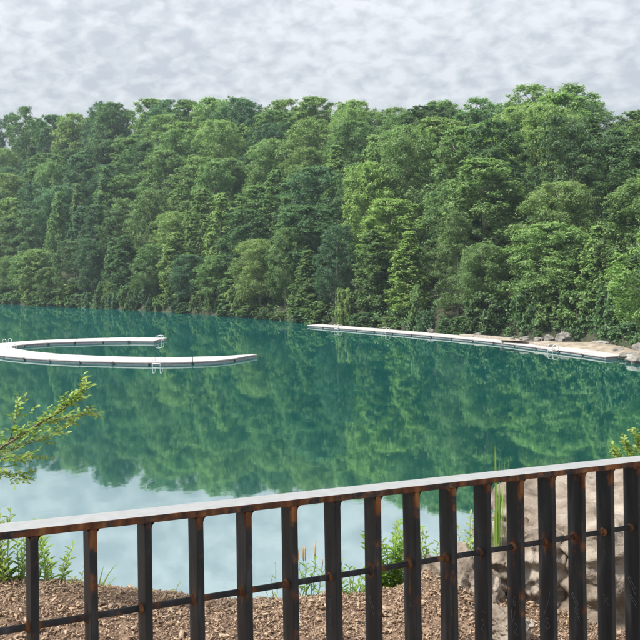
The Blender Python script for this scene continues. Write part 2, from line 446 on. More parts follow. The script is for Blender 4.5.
FEATURE = [  # (px x, row, shape, tone) trees of the photograph with a look of their own
    (362, 3, 'cone', 'light'), (282, 1, 'cone', 'mid'), (345, 1, 'round', 'yellow'), (400, 1, 'oval', 'yellow'), (400, 0, 'cone', 'yellow'), (432, 3, 'oval', 'light'),
    (500, 3, 'oval', 'yellow'), (520, 4, 'round', 'light'), (545, 5, 'oval', 'yellow'), (455, 4, 'round', 'light'), (560, 3, 'round', 'light'),
    (205, 3, 'oval', 'light'), (70, 4, 'column', 'blue'), (105, 4, 'round', 'mid'), (205, 1, 'column', 'light'), (600, 2, 'layer', 'dark'), (140, 2, 'layer', 'mid'),
    (120, 1, 'layer', 'dark'), (500, 0, 'round', 'mid'), (545, 6, 'airy', 'light'), (497, 6, 'airy', 'mid'), (590, 6, 'airy', 'mid'), (430, 6, 'round', 'mid'),
]
cand = []
for ri, (d0, sp, hr, rr, phrase) in enumerate(ROWS):
    s = rngT.uniform(0, sp)
    while s < ARC[-1]:
        d = d0 + rngT.uniform(-1, 1) * (0.8 if ri == 0 else 2.6)
        if ri == 0 and 45 < np.interp(s, ARC, arr[:, 1]) < 86: d += 2.5      # behind the beach
        X, Y, Z = (float(v) for v in shore_pt(s + rngT.uniform(-1, 1), d))
        s += sp * rngT.uniform(0.8, 1.2)
        px, py = project((X, Y, Z))
        if px < -70 or px > 715 or Y < 30: continue
        Ht = float(rngT.uniform(*hr)); R = float(rngT.uniform(*rr))
        right = min(1, max(0, px / 640))
        tone = rngT.choice(['dark', 'mid', 'light', 'yellow', 'blue'], p=[0.24 - 0.08 * right, 0.40, 0.14 + 0.14 * right, 0.04 * right, 0.22 - 0.10 * right])
        if ri >= 6: shape = rngT.choice(['round', 'oval', 'airy'], p=[0.5, 0.32, 0.18])
        elif ri == 0: shape = rngT.choice(['round', 'cone', 'layer', 'column'], p=[0.62, 0.14, 0.1, 0.14])
        else: shape = rngT.choice(['round', 'oval', 'cone', 'column', 'layer'], p=[0.52, 0.33, 0.07, 0.05, 0.03])
        for fx, fr, fs, ft in FEATURE:
            if fr == ri and abs(px - fx) < 0.5 * sp / Y * FPX * 0.9: shape, tone = fs, ft
        tx = px
        if ri == 6:
            want = at_depth(tx, skyline(px), Y).z
            Ht = max(9.0, want - Z); R = min(6.0, max(4.4, Ht * 0.33))
        else:
            lim = at_depth(tx, skyline(px) + (9 if ri == 5 else 11 if ri == 7 else 20), Y).z - Z
            if ri == 7: Ht = lim
            Ht = min(Ht, max(6.0, lim))
        if shape in ('cone', 'column'): R *= 0.72
        # keep the beach and the boulders clear
        cand.append([ri, px, (X, Y, Z - 0.2), Ht, R, str(shape), str(tone)])
# one row beyond the skyline closes the gaps
for ri in range(8):
    row = sorted([c for c in cand if c[0] == ri], key=lambda c: c[1])
    for k, c in enumerate(row):
        o = place_tree('tree', c[2], c[3], c[4], c[5], c[6], rngT)
        tag(o, '%s %s tree %s, %s from left' % (LOOKS[c[5]], TONES[c[6]], ROWS[ri][4], ordinal(k + 1)), 'tree', 'forest trees on the far slope')

# undergrowth that hides the soil between the trunks (one mass)
rngU = np.random.default_rng(5)
nU = 4200
su = rngU.uniform(0, ARC[-1], nU); du = np.abs(rngU.uniform(-0.2, 1, nU)) ** 1.5 * 52
X, Y, Z = shore_pt(su, du)
keep = (Y > 40) & (np.abs(X / Y) < 0.48) & ~((X / Y > 0.2) & (du < 1.5))
cs = np.stack([X, Y, Z + rngU.uniform(-0.1, 0.9, nU)], 1)[keep]; rs = rngU.uniform(0.7, 1.7, keep.sum())
# brush that runs down to the back of the beach
i95, i48 = ARC[np.where(arr[:, 1] > 96)[0].max()], ARC[np.where(arr[:, 1] > 50)[0].max()]
i88, i68 = ARC[np.where(arr[:, 1] > 87)[0].max()], ARC[np.where(arr[:, 1] > 66)[0].max()]
sb = np.concatenate([rngU.uniform(i95, i48, 120), rngU.uniform(i88, i68, 300)]); db = np.concatenate([rngU.uniform(0.8, 8, 120), rngU.uniform(0.2, 4.0, 300)])
X, Y, Z = shore_pt(sb, db)
cs = np.concatenate([cs, np.stack([X, Y, Z + rngU.uniform(0, 0.9, 420)], 1)]); rs = np.concatenate([rs, rngU.uniform(0.5, 1.2, 420)])
v, f, tone = sprays(cs, rs, np.full(len(cs), 60), 0.27, rngU)
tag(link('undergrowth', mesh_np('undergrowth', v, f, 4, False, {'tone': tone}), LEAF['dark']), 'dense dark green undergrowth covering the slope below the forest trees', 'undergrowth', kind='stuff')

# shrubs along the far waterline, hanging over the water
SHRUB = [tree_proto(31, 3.2, 1.9, 0.02, 'round', 34, leaf=0.22, per=150, barkr=0.06), tree_proto(32, 2.8, 2.1, 0.02, 'oval', 32, leaf=0.22, per=150, barkr=0.06), tree_proto(33, 3.8, 1.8, 0.02, 'column', 36, leaf=0.22, per=150, barkr=0.06)]
PROTO['shrub'] = SHRUB
row = []
s = 1.0
while s < ARC[-1]:
    y0 = float(np.interp(s, ARC, arr[:, 1]))
    d = rngT.uniform(-0.2, 0.9)
    if 45 < y0 < 84: d += 1.5
    X, Y, Z = (float(v) for v in shore_pt(s, d))
    s += rngT.uniform(1.8, 5.0)
    px, py = project((X, Y, Z))
    if px < -40 or px > 690 or Y < 40: continue
    row.append((px, (X, Y, Z - 0.3)))
row.sort()
for k, (px, loc) in enumerate(row):
    tone = str(rngT.choice(['dark', 'mid', 'light', 'blue'], p=[0.3, 0.4, 0.15, 0.15]))
    o = place_tree('shrub', loc, float(rngT.uniform(1.2, 5.2)), float(rngT.uniform(1.0, 2.6)), 'shrub', tone, rngT)
    tag(o, '%s bush rooted along the far waterline, %s bush from left' % (TONES[tone], ordinal(k + 1)), 'shrub', 'bushes along the far waterline')

# ------------------------------------------------------------------ beach, shore strip and boulders across the water
from mathutils import noise as mnoise
SAND = noise_mat('pale_gravel', [(0, (0.18, 0.145, 0.105)), (0.5, (0.30, 0.25, 0.19)), (1, (0.42, 0.36, 0.28))], 1.4, 0.95, bump=0.6, bscale=9, bdist=0.08)
ROCK = noise_mat('limestone', [(0, (0.09, 0.085, 0.075)), (0.45, (0.22, 0.205, 0.185)), (1, (0.42, 0.40, 0.36))], 1.1, 0.9, detail=9, bump=0.7, bscale=6, bdist=0.08)
def smooth_path(pts, n):
    """Catmull-Rom through pts"""
    out = []
    P = [pts[0] * 2 - pts[1]] + pts + [pts[-1] * 2 - pts[-2]]
    for i in range(1, len(P) - 2):
        for k in range(n):
            t = k / n
            a, b, c, d = P[i - 1], P[i], P[i + 1], P[i + 2]
            out.append(0.5 * ((2 * b) + (c - a) * t + (2 * a - 5 * b + 4 * c - d) * t * t + (3 * b - a - 3 * c + d) * t ** 3))
    out.append(pts[-1]); return out
topc = [(500, 340), (530, 341.6), (560, 341.8), (590, 342), (615, 345), (640, 351)]
botc = [(500, 341.2), (530, 347), (560, 351.5), (590, 356), (618, 360), (645, 366)]
nu, nv = 40, 14
vs = []
for i in range(nu + 1):
    x = 500 + 140 * i / nu
    yt = float(np.interp(x, *zip(*topc))); yb = float(np.interp(x, *zip(*botc)))
    a = on_level(x, yt, 0.5); b = on_level(x, yb, -0.12)
    for j in range(nv + 1):
        t = j / nv
        p = a.lerp(b, t); p.z += 0.25 * math.sin(t * math.pi) + 0.16 * mnoise.noise(p * 0.6) * math.sin(t * math.pi)
        if t > 0.7: p.z += 0.12 * max(0, mnoise.noise(p * 1.7))
        vs.append(p)
fs = [(i * (nv + 1) + j, i * (nv + 1) + j + 1, (i + 1) * (nv + 1) + j + 1, (i + 1) * (nv + 1) + j) for i in range(nu) for j in range(nv)]
tag(link('beach', mesh_py('beach', vs, fs, True), SAND), kind='structure')

def rock_mesh(size, seed, sub=4, blocky=0.55, rough=0.16, strata=0.0):
    bm = bmesh.new(); bmesh.ops.create_icosphere(bm, subdivisions=sub, radius=1.0)
    off = Vector((seed * 3.7, seed * 1.3, seed * 7.1))
    for v in bm.verts:
        d = v.co.normalized()
        p = blocky
        g = (abs(d.x) ** (2 / p) + abs(d.y) ** (2 / p) + abs(d.z) ** (2 / p)) ** (-p / 2)
        r = g * (1 + rough * 1.6 * mnoise.noise(d * 1.3 + off) + rough * mnoise.noise(d * 3.1 + off) + rough * 0.5 * mnoise.noise(d * 7 + off) + rough * 0.28 * mnoise.noise(d * 16 + off))
        c = d * r
        if strata:
            c.x *= 1 + strata * mnoise.noise(Vector((0.3, seed, c.z * 7)))
            c.y *= 1 + strata * mnoise.noise(Vector((4.3, seed, c.z * 7)))
        v.co = Vector((c.x * size[0], c.y * size[1], c.z * size[2]))
    me = bpy.data.meshes.new('boulder'); bm.to_mesh(me); bm.free()
    me.polygons.foreach_set('use_smooth', np.ones(len(me.polygons), dtype=bool))
    return me
def boulder(loc, size, seed, label, group=None, rz=0.0, mat=ROCK, sub=4, **kw):
    o = link('boulder', rock_mesh(size, seed, sub, **kw), mat)
    o.location = loc; o.rotation_euler = (0, 0, rz)
    return tag(o, label, 'boulder', group)
for i, (x, y, sx, sz, lab) in enumerate([
        (563.5, 341.2, 0.8, 0.75, 'largest grey boulder at the back of the gravel beach'),
        (549, 341.6, 0.65, 0.6, 'grey boulder just left of the largest one behind the beach'),
        (538, 341.4, 0.5, 0.4, 'low grey boulder, third from the right behind the beach'),
        (525, 341.0, 0.55, 0.42, 'rounded grey boulder where the forest meets the beach strip'),
        (512, 340.2, 0.45, 0.32, 'small grey boulder beside the shore strip left of the beach'),
        (600, 343.5, 0.9, 0.28, 'flat pale slab of stone at the right back of the beach'),
        (477, 335.6, 0.42, 0.3, 'small pale rock by the shore above the straight dock'),
        (431, 331.6, 0.55, 0.3, 'pale rock at the waterline under the trees behind the straight dock')]):
    p = on_level(x, y, 0.4)
    sx *= 0.8; sz *= 0.75
    boulder((p.x, p.y, 0.3 + sz * 0.5), (sx, sx * 0.8, sz), 40 + i, lab, 'boulders along the far shore', rz=i * 1.1, sub=4, blocky=0.6, rough=0.26)
for i, (x, y, sx, sz, lab) in enumerate([
        (628, 358.8, 0.7, 0.3, 'dark wet rock at the end of the straight dock'),
        (638, 362.5, 0.9, 0.45, 'dark rock on the waterline at the right edge of the photo'),
        (619, 355, 0.6, 0.4, 'small stone at the right tip of the beach'),
        (646, 357, 1.0, 0.7, 'brown rock below the yellow green tree at right')]):
    p = on_level(x, y, 0)
    boulder((p.x, p.y, sz * 0.35), (sx, sx * 0.8, sz), 60 + i, lab, 'rocks at the right end of the beach', rz=i * 1.7, sub=4, blocky=0.6, rough=0.26)

# ------------------------------------------------------------------ floating docks
DECK = noise_mat('pale_deck', [(0, (0.38, 0.35, 0.335)), (0.5, (0.47, 0.44, 0.425)), (1, (0.54, 0.51, 0.495))], 0.9, 0.8, bump=0.2, bscale=12, bdist=0.01, coord='Generated')
FLOAT_ = noise_mat('grey_float', [(0, (0.44, 0.42, 0.44)), (1, (0.60, 0.58, 0.60))], 2.0, 0.7)
CLEAT = noise_mat('black_rubber', [(0, (0.015, 0.015, 0.016)), (1, (0.03, 0.03, 0.03))], 9, 0.6)
WHITE_PIPE = noise_mat('white_pipe', [(0, (0.68, 0.68, 0.66)), (1, (0.8, 0.8, 0.79))], 5, 0.35)
def dock(name, px, width, ladders, label, wfun=None, flip=1):
    pts = [on_level(x, y, 0.0) for x, y in px]
    path = smooth_path(pts, 14)
    dd = [0.0]
    for a, b in zip(path[:-1], path[1:]): dd.append(dd[-1] + (b - a).length)
    T = dd[-1]
    def P(s):
        return Vector([float(np.interp(s, dd, [p[k] for p in path])) for k in range(3)])
    def F(s):
        t = (P(min(T, s + 0.25)) - P(max(0, s - 0.25))).normalized()
        return P(s), t, Vector((-t.y, t.x, 0))
    root = empty(name, (P(T / 2).x, P(T / 2).y, 0))
    base = root.location.copy()
    n = int(round(T / 3.05)); ln = T / n
    def slab(s0, s1, z0, z1, inset):
        mb = MB(); m = 4; vs = []
        for i in range(m + 1):
            s = s0 + (s1 - s0) * i / m
            c, t, w = F(s)
            hw = (width * (wfun(s / T) if wfun else 1.0)) / 2 - inset
            for q, z in ((-hw, z0), (hw, z0), (hw, z1), (-hw, z1)):
                vs.append(c + w * q + Vector((0, 0, z)) - base)
        fs = []
        for i in range(m):
            for k in range(4):
                fs.append((i * 4 + k, i * 4 + (k + 1) % 4, i * 4 + 4 + (k + 1) % 4, i * 4 + 4 + k))
        fs += [(3, 2, 1, 0), (m * 4, m * 4 + 1, m * 4 + 2, m * 4 + 3)]
        mb.add(vs, fs); return mb
    rg = random.Random(len(px))
    for i in range(n):
        dz = rg.uniform(-0.012, 0.012)
        d = bevel(slab(i * ln + 0.02, (i + 1) * ln - 0.02, 0.14 + dz, 0.26 + dz, 0.0).build('deck_section', DECK, root), 0.02, 1)
        slab(i * ln + 0.10, (i + 1) * ln - 0.10, -0.3, 0.137 + dz, 0.10).build('pontoon', FLOAT_, d)
        if i % 3 == 1 and i > 1:
            c, t, w = F(i * ln)
            for sgn in (-1, 1):
                q = c + w * sgn * (width / 2 - 0.02) - base
                mb = MB(); mb.box((-0.10, -0.05, 0.04), (0.10, 0.06, 0.20), Matrix.Translation(q) @ Matrix.Rotation(math.atan2(t.y, t.x), 4, 'Z'))
                mb.build('fender_post', CLEAT, root)
    for (lx, ly, side) in ladders:
        g = on_level(lx, ly, 0.0)
        s = min(np.linspace(0, T, 400), key=lambda q: (P(q) - g).length)
        c, t, w = F(float(s))
        if side == 2:      # at the very end of the dock
            w, t = t * (1 if s > T / 2 else -1), w
            hw = 0.0
        else:
            w = w * side; hw = width / 2
        lad = None
        for k in (-0.3, 0.3):
            mb = MB()
            q = c + t * k - base
            pts2 = [(hw - 0.45, 0.26), (hw - 0.45, 0.50), (hw - 0.38, 0.60), (hw - 0.15, 0.64), (hw + 0.12, 0.60), (hw + 0.2, 0.48), (hw + 0.2, -0.7)]
            mb.tube([q + w * a + Vector((0, 0, z)) for a, z in pts2], 0.024, 6)
            if lad is None:
                for zz in (-0.4, -0.1, 0.15): mb.tube([q + w * (hw + 0.2) + Vector((0, 0, zz)), c + t * 0.3 - base + w * (hw + 0.2) + Vector((0, 0, zz))], 0.03, 5)
                lad = mb.build('swim_ladder', WHITE_PIPE, root, True)
            else:
                mb.build('handrail', WHITE_PIPE, lad, True)
    return tag(root, label, 'dock', 'floating docks')
ringpx = [(257, 357.2), (243, 358.5), (222, 360.8), (200, 362.0), (165, 362.8), (130, 362.3), (80, 360.8), (36, 358), (9, 354.6), (-7, 351), (1, 347.8), (20, 345.6), (50, 343.6), (90, 342.2), (130, 341.4), (161, 341.6)]
dock('curved_dock', ringpx, 3.3, [(165, 362, 1), (161, 341.6, 2), (9, 351, -1), (16, 346, 1)], 'pale C shaped floating dock lying on the water at left', wfun=lambda t: min(1.0, 0.05 + t * 10))
linepx = [(314, 326.6), (345, 329.2), (392, 333.0), (450, 338.2), (500, 343.2), (565, 351.6), (595, 355.8), (617, 359.2)]
dock('straight_dock', linepx, 2.1, [(345, 329, -1), (392, 333, -1), (565, 351, -1)], 'long straight pale floating dock running from the beach along the forest')
# pale timber kerb between the dock and the shore
KERB = noise_mat('pale_timber', [(0, (0.26, 0.22, 0.18)), (1, (0.42, 0.37, 0.31))], 3, 0.85)
kp = smooth_path([on_level(x, y, 0.25) for x, y in [(462, 336.3), (490, 338.4), (515, 341.2), (535, 344.2), (552, 347)]], 4)
kroot = empty('shore_kerb', (kp[8].x, kp[8].y, 0))
for a, b in zip(kp[:-1:2], kp[2::2]):
    t = (b - a).normalized(); M = Matrix.Translation((a + b) / 2 - kroot.location) @ Matrix.Rotation(math.atan2(t.y, t.x), 4, 'Z')
    ln = (b - a).length / 2 - 0.03
    mb = MB(); mb.box((-ln, -0.45, -0.5), (ln, 0.45, 0.22), M); bevel(mb.build('timber', KERB, kroot), 0.03, 1)
tag(kroot, 'pale kerb of timbers between the straight dock and the boulders', 'kerb')

# yellow green tree standing over the right end of the beach
p = on_level(652, 352, 0.8)
tr = place_tree('tree', (p.x, p.y, 0.3), 10.0, 3.7, 'airy', 'yellow', rngT, BARK_PALE, 0)
tag(tr, 'yellow green tree with pale trunk over the rocks at the right edge', 'tree')

# ------------------------------------------------------------------ near bank, walkway
MULCH_G = noise_mat('mulch_soil', [(0, (0.06, 0.031, 0.022)), (0.5, (0.14, 0.088, 0.056)), (1, (0.30, 0.205, 0.14))], 16, 0.95, bump=0.8, bscale=60, bdist=0.02)
EDGE = [(-420, 590), (-160, 588), (-60, 589), (0, 591), (60, 592), (100, 597), (150, 600), (190, 603), (215, 607), (250, 606), (280, 605), (300, 604), (325, 601), (360, 600), (395, 595), (415, 588), (430, 578), (452, 582), (480, 592), (520, 606), (600, 620), (760, 630)]
EDEP = 4.2
EX = []; EZ = []
for x, y in EDGE:
    q = at_depth(x, y, EDEP); EX.append(q.x); EZ.append(q.z)
def bank_z(x, y):
    ez = float(np.interp(x, EX, EZ)); base = min(ez, 6.40)
    ye = EDEP + 0.18 * mnoise.noise(Vector((x * 0.8, 3.1, 0)))
    w = max(0.0, min(1.0, (y - 2.9) / 1.1)); w = w * w * (3 - 2 * w)
    z = 6.12 + (ez - 6.12) * w
    if y > ye:
        k = y - ye
        z = ez - (0.12 * k + 0.62 * k * k if k < 0.55 else 0.2535 + (k - 0.55) * 1.02)
    z += 0.03 * mnoise.noise(Vector((x * 2.2, y * 2.2, 0))) + 0.015 * mnoise.noise(Vector((x * 7, y * 7, 5)))
    return max(z, -4)
gx = np.concatenate([np.linspace(-40, -3.2, 24), np.linspace(-3.0, 3.0, 121), np.linspace(3.2, 40, 24)])
gy = np.concatenate([np.linspace(-14, 2.4, 14), np.linspace(2.5, 5.5, 61), np.linspace(5.7, 18, 34)])
vs = [(x, y, bank_z(x, y)) for x in gx for y in gy]
m_ = len(gy)
fs = [(i * m_ + j, (i + 1) * m_ + j, (i + 1) * m_ + j + 1, i * m_ + j + 1) for i in range(len(gx) - 1) for j in range(m_ - 1)]
tag(link('bank', mesh_py('bank', vs, fs, True), MULCH_G), kind='structure')
TH = math.radians(29.1); SLOPE = -0.051
FT = Vector((math.cos(TH), math.sin(TH), 0)); FN = Vector((-math.sin(TH), math.cos(TH), 0))
F0 = at_depth(320, 503.5, 1.99)
def fence(s, n, dz): return F0 + FT * s + FN * n + Vector((0, 0, SLOPE * s + dz))
CONC = noise_mat('concrete', [(0, (0.26, 0.25, 0.23)), (1, (0.42, 0.40, 0.37))], 6, 0.9, bump=0.3, bscale=60, bdist=0.004)
mb = MB()
mb.add([fence(s, n, z) for z in (-1.35, -1.055) for s, n in ((-3.2, -2.0), (3.2, -2.0), (3.2, 0.14), (-3.2, 0.14))], [(3, 2, 1, 0), (4, 5, 6, 7), (0, 1, 5, 4), (1, 2, 6, 5), (2, 3, 7, 6), (3, 0, 4, 7)])
tag(mb.build('walkway', CONC), kind='structure')

# wood chips, far too many to count
CHIP = leaf_mat('wood_chip', (0.15, 0.092, 0.058), (0.46, 0.33, 0.225), trans=0.0, vary=0.0, huev=0.0)
rg = np.random.default_rng(3)
nC = 75000
cx = rg.uniform(-2.3, 2.4, nC); cyy = rg.uniform(3.0, 4.75, nC)
cz = np.array([bank_z(a, b) for a, b in zip(cx, cyy)]) + rg.uniform(-0.004, 0.02, nC)
ang = rg.uniform(0, 6.283, nC); tilt = rg.normal(0, 0.45, nC)
ln = rg.gamma(1.4, 0.0027, nC) + 0.0028; wd = ln * rg.uniform(0.22, 0.6, nC) * 0.9; th = np.minimum(wd * 0.5, 0.004)
ax = np.stack([np.cos(ang) * np.cos(tilt), np.sin(ang) * np.cos(tilt), np.sin(tilt)], 1)
bx_ = np.stack([-np.sin(ang), np.cos(ang), rg.normal(0, 0.35, nC)], 1); bx_ /= np.linalg.norm(bx_, axis=1)[:, None]
cxn = np.cross(ax, bx_)
P_ = np.stack([cx, cyy, cz], 1)
V = np.empty((nC, 8, 3)); k = 0
for c3 in (-1, 1):
    for (a3, b3) in ((-1, -0.6), (1, -1), (0.8, 1), (-0.9, 0.8)):
        V[:, k] = P_ + ax * (ln * a3)[:, None] + bx_ * (wd * b3)[:, None] + cxn * (th * c3)[:, None]; k += 1
fq = np.array([[3, 2, 1, 0], [4, 5, 6, 7], [0, 1, 5, 4], [1, 2, 6, 5], [2, 3, 7, 6], [3, 0, 4, 7]])
F_ = (np.arange(nC)[:, None, None] * 8 + fq[None]).reshape(-1, 4)
tn = np.clip(rg.normal(0.5, 0.25, nC), 0, 1)
tag(link('wood_chips', mesh_np('wood_chips', V.reshape(-1, 3), F_, 4, False, {'tone': np.repeat(tn, 8)}), CHIP), 'tan wood chip mulch covering the bank behind the railing', 'wood chips', kind='stuff')

# near boulders
NROCK = noise_mat('near_limestone', [(0, (0.06, 0.040, 0.028)), (0.42, (0.20, 0.160, 0.124)), (1, (0.40, 0.345, 0.285))], 4.0, 0.92, detail=12, bump=0.7, bscale=13, bdist=0.07)
def near_boulder(x, y, dep, size, seed, label, rz=0.0, **kw):
    p = at_depth(x, y, dep)
    o = boulder((p.x, p.y, p.z), size, seed, label, 'limestone boulders behind the railing', rz, NROCK, 6, **kw)
    return o
near_boulder(616, 580, 4.75, (0.60, 0.60, 0.50), 3, 'big pale limestone boulder behind the right end of the railing', 0.25, blocky=0.45, rough=0.11, strata=0.14)
near_boulder(520, 588, 4.55, (0.22, 0.34, 0.33), 8, 'smaller pale boulder against the left side of the big limestone boulder', -0.2, blocky=0.5, rough=0.18, strata=0.15)
near_boulder(463, 592, 4.3, (0.15, 0.2, 0.21), 5, 'upright pale stone at the left end of the boulder pile', 0.4, blocky=0.7, rough=0.2)
near_boulder(507, 628, 3.75, (0.09, 0.10, 0.07), 6, 'pale stone half buried in the mulch below the boulders', 0.4, blocky=0.7, rough=0.2)

# ------------------------------------------------------------------ steel railing
def steel_mat(name, sky_glare_top=False):
    m, t, out = new_mat(name)
    tc = N(t, 'ShaderNodeTexCoord'); oi = N(t, 'ShaderNodeObjectInfo')
    ad = N(t, 'ShaderNodeVectorMath', operation='ADD'); L(t, tc, 'Object', ad, 0)
    cb = N(t, 'ShaderNodeCombineXYZ'); ml = N(t, 'ShaderNodeMath', operation='MULTIPLY'); L(t, oi, 'Random', ml, 0); ml.inputs[1].default_value = 13.0
    L(t, ml, 0, cb, 0); L(t, ml, 0, cb, 2); L(t, cb, 0, ad, 1)
    n = N(t, 'ShaderNodeTexNoise'); n.inputs['Scale'].default_value = 22; n.inputs['Detail'].default_value = 8; n.inputs['Roughness'].default_value = 0.65; L(t, ad, 0, n, 'Vector')
    mp = N(t, 'ShaderNodeMapping'); mp.inputs['Scale'].default_value = (40, 40, 7); L(t, ad, 0, mp, 0)
    n2 = N(t, 'ShaderNodeTexNoise'); n2.inputs['Scale'].default_value = 1.0; n2.inputs['Detail'].default_value = 5; L(t, mp, 0, n2, 'Vector')
    at = N(t, 'ShaderNodeAttribute'); at.attribute_name = 'rust'
    ra = N(t, 'ShaderNodeMapRange'); L(t, oi, 'Random', ra, 0); ra.inputs[3].default_value = 0.55; ra.inputs[4].default_value = 1.25
    rm = N(t, 'ShaderNodeMath', operation='MULTIPLY'); L(t, at, 'Fac', rm, 0); L(t, ra, 0, rm, 1)
    sm = N(t, 'ShaderNodeMath', operation='MULTIPLY_ADD'); L(t, rm, 0, sm, 0); sm.inputs[1].default_value = 0.42; L(t, n, 0, sm, 2)
    mk = N(t, 'ShaderNodeMapRange'); L(t, sm, 0, mk, 0); mk.inputs[1].default_value = 0.68; mk.inputs[2].default_value = 0.80
    steel = ramp_node(t, [(0.3, (0.007, 0.0074, 0.0088)), (0.55, (0.016, 0.0166, 0.019)), (0.75, (0.046, 0.046, 0.048))]); L(t, n2, 0, steel, 0)
    rust = ramp_node(t, [(0.3, (0.034, 0.013, 0.008)), (0.5, (0.11, 0.042, 0.017)), (0.72, (0.25, 0.11, 0.04))]); L(t, n2, 0, rust, 0)
    mx = N(t, 'ShaderNodeMix', data_type='RGBA'); L(t, mk, 0, mx, 0); L(t, steel, 0, mx, 6); L(t, rust, 0, mx, 7)
    b = N(t, 'ShaderNodeBsdfPrincipled'); L(t, mx, 2, b, 'Base Color')
    rr = N(t, 'ShaderNodeMapRange'); L(t, mk, 0, rr, 0); rr.inputs[3].default_value = 0.5; rr.inputs[4].default_value = 0.9; L(t, rr, 0, b, 'Roughness'); b.inputs['Specular IOR Level'].default_value = 0.25
    bp = N(t, 'ShaderNodeBump'); bp.inputs['Strength'].default_value = 0.35; bp.inputs['Distance'].default_value = 0.002; L(t, n, 0, bp, 'Height'); L(t, bp, 0, b, 'Normal')
    if sky_glare_top:      # sky glare on the handrail's upper face, put into a paler base colour
        g = N(t, 'ShaderNodeNewGeometry'); sp = N(t, 'ShaderNodeSeparateXYZ'); L(t, g, 'True Normal', sp, 0)
        gt = N(t, 'ShaderNodeMath', operation='GREATER_THAN'); L(t, sp, 'Z', gt, 0); gt.inputs[1].default_value = 0.8
        b2 = N(t, 'ShaderNodeBsdfPrincipled'); b2.inputs['Metallic'].default_value = 0.35
        wr = ramp_node(t, [(0.3, (0.35, 0.348, 0.346)), (0.7, (0.41, 0.41, 0.41))]); L(t, n2, 0, wr, 0); L(t, wr, 0, b2, 'Base Color'); b2.inputs['Roughness'].default_value = 0.42
        ms = N(t, 'ShaderNodeMixShader'); L(t, gt, 0, ms, 0); L(t, b, 0, ms, 1); L(t, b2, 0, ms, 2); L(t, ms, 0, out, 0)
    else:
        L(t, b, 0, out, 0)
    return m
STEEL = steel_mat('black_rusty_steel'); STEEL_TOP = steel_mat('glare_top_steel', True)
CHALK = noise_mat('chalk', [(0, (0.045, 0.046, 0.05)), (1, (0.16, 0.165, 0.175))], 120, 0.95)
def add_rust(me, fn):
    a = me.attributes.new('rust', 'FLOAT', 'POINT')
    a.data.foreach_set('value', np.array([fn(v.co) for v in me.vertices], dtype=np.float32))
rail_root = empty('railing', fence(0, 0.035, -1.055))
RB = rail_root.location.copy()
ROT = Matrix.Rotation(TH, 4, 'Z')
SHEAR = Matrix(((1, 0, 0, 0), (0, 1, 0, 0), (SLOPE, 0, 1, 0), (0, 0, 0, 1)))
def grid_box(lo, hi, nz, nx=1, ny=1, bev=0.0015):
    bm = bmesh.new(); bmesh.ops.create_cube(bm, size=1.0)
    for v in bm.verts: v.co = Vector([lo[k] + (v.co[k] + 0.5) * (hi[k] - lo[k]) for k in range(3)])
    bmesh.ops.bevel(bm, geom=list(bm.edges), offset=bev, segments=2, affect='EDGES', profile=0.5)
    for axis, cnt in ((2, nz), (0, nx), (1, ny)):
        for i in range(1, cnt):
            c = lo[axis] + (hi[axis] - lo[axis]) * i / cnt
            no = [0, 0, 0]; no[axis] = 1; co = [0, 0, 0]; co[axis] = c
            bmesh.ops.bisect_plane(bm, geom=list(bm.verts) + list(bm.edges) + list(bm.faces), plane_co=co, plane_no=no)
    return bm
# top rail
bm = grid_box((-3.1, 0, 0), (3.1, 0.062, 0.016), 1, 60, 1)
me = bpy.data.meshes.new('top_rail'); bm.to_mesh(me); bm.free()
me.transform(SHEAR)
add_rust(me, lambda c: 0.88 if c.y < 0.03 else 0.4)
top = link('top_rail', me, STEEL_TOP, rail_root); top.matrix_local = Matrix.Translation(fence(0, 0, 0) - RB) @ ROT
# rod
mb = MB(); mb.tube([(s, 0.031, -0.19 + SLOPE * s) for s in np.linspace(-3.1, 3.1, 120)], 0.0072, 12)
me = mb.mesh('lower_rod', True); SP, S1 = 0.1168, 0.1674
def near_post(x): return abs(((x - S1) / SP + 0.5) % 1.0 - 0.5) * SP
add_rust(me, lambda c: 0.8 * max(0, 1 - (near_post(c.x) - 0.008) / 0.03) + 0.15)
o = link('lower_rod', me, STEEL, rail_root); o.matrix_local = Matrix.Translation(fence(0, 0, 0) - RB) @ ROT
# balusters with their welds
def rust_post(c):
    top = max(0.0, 1 + c.z / 0.11)
    front = 1.0 if c.y < 0.012 else 0.25
    hole = max(0, 1 - (Vector((c.y - 0.031, c.z + 0.19)).length - 0.008) / 0.03)
    below = 0.5 * max(0, 1 - abs(c.y - 0.031) / 0.014) * (1 if -0.27 < c.z < -0.18 else 0)
    return max(top * (0.85 if front == 1.0 else 0.30), front * 0.30, 0.75 * hole, below)
bm = grid_box((-0.008, 0.003, -1.06), (0.008, 0.059, 0.0), 44, 1, 8)
pm = bpy.data.meshes.new('baluster'); bm.to_mesh(pm); bm.free(); add_rust(pm, rust_post)
mb = MB()
for sg in (-1, 1):      # lumpy bead where the rod passes through
    rr = random.Random(3 + sg)
    prof = [(0.0, 0.0125), (0.002, 0.0118), (0.0045, 0.0098), (0.0075, 0.0076)]
    vs = []
    for d, r in prof:
        for k in range(12):
            a = k * math.pi / 6; r2 = r * (1 + 0.10 * math.sin(a * 3 + sg) + rr.uniform(-0.06, 0.06))
            vs.append((sg * (0.0078 + d), 0.031 + r2 * math.cos(a), -0.19 + r2 * math.sin(a)))
    fs = [(i * 12 + k, i * 12 + (k + 1) % 12, i * 12 + 12 + (k + 1) % 12, i * 12 + 12 + k) for i in range(3) for k in range(12)]
    mb.add(vs, fs)
wm1 = mb.mesh('weld_bead', True); add_rust(wm1, lambda c: 0.9)
mb = MB()
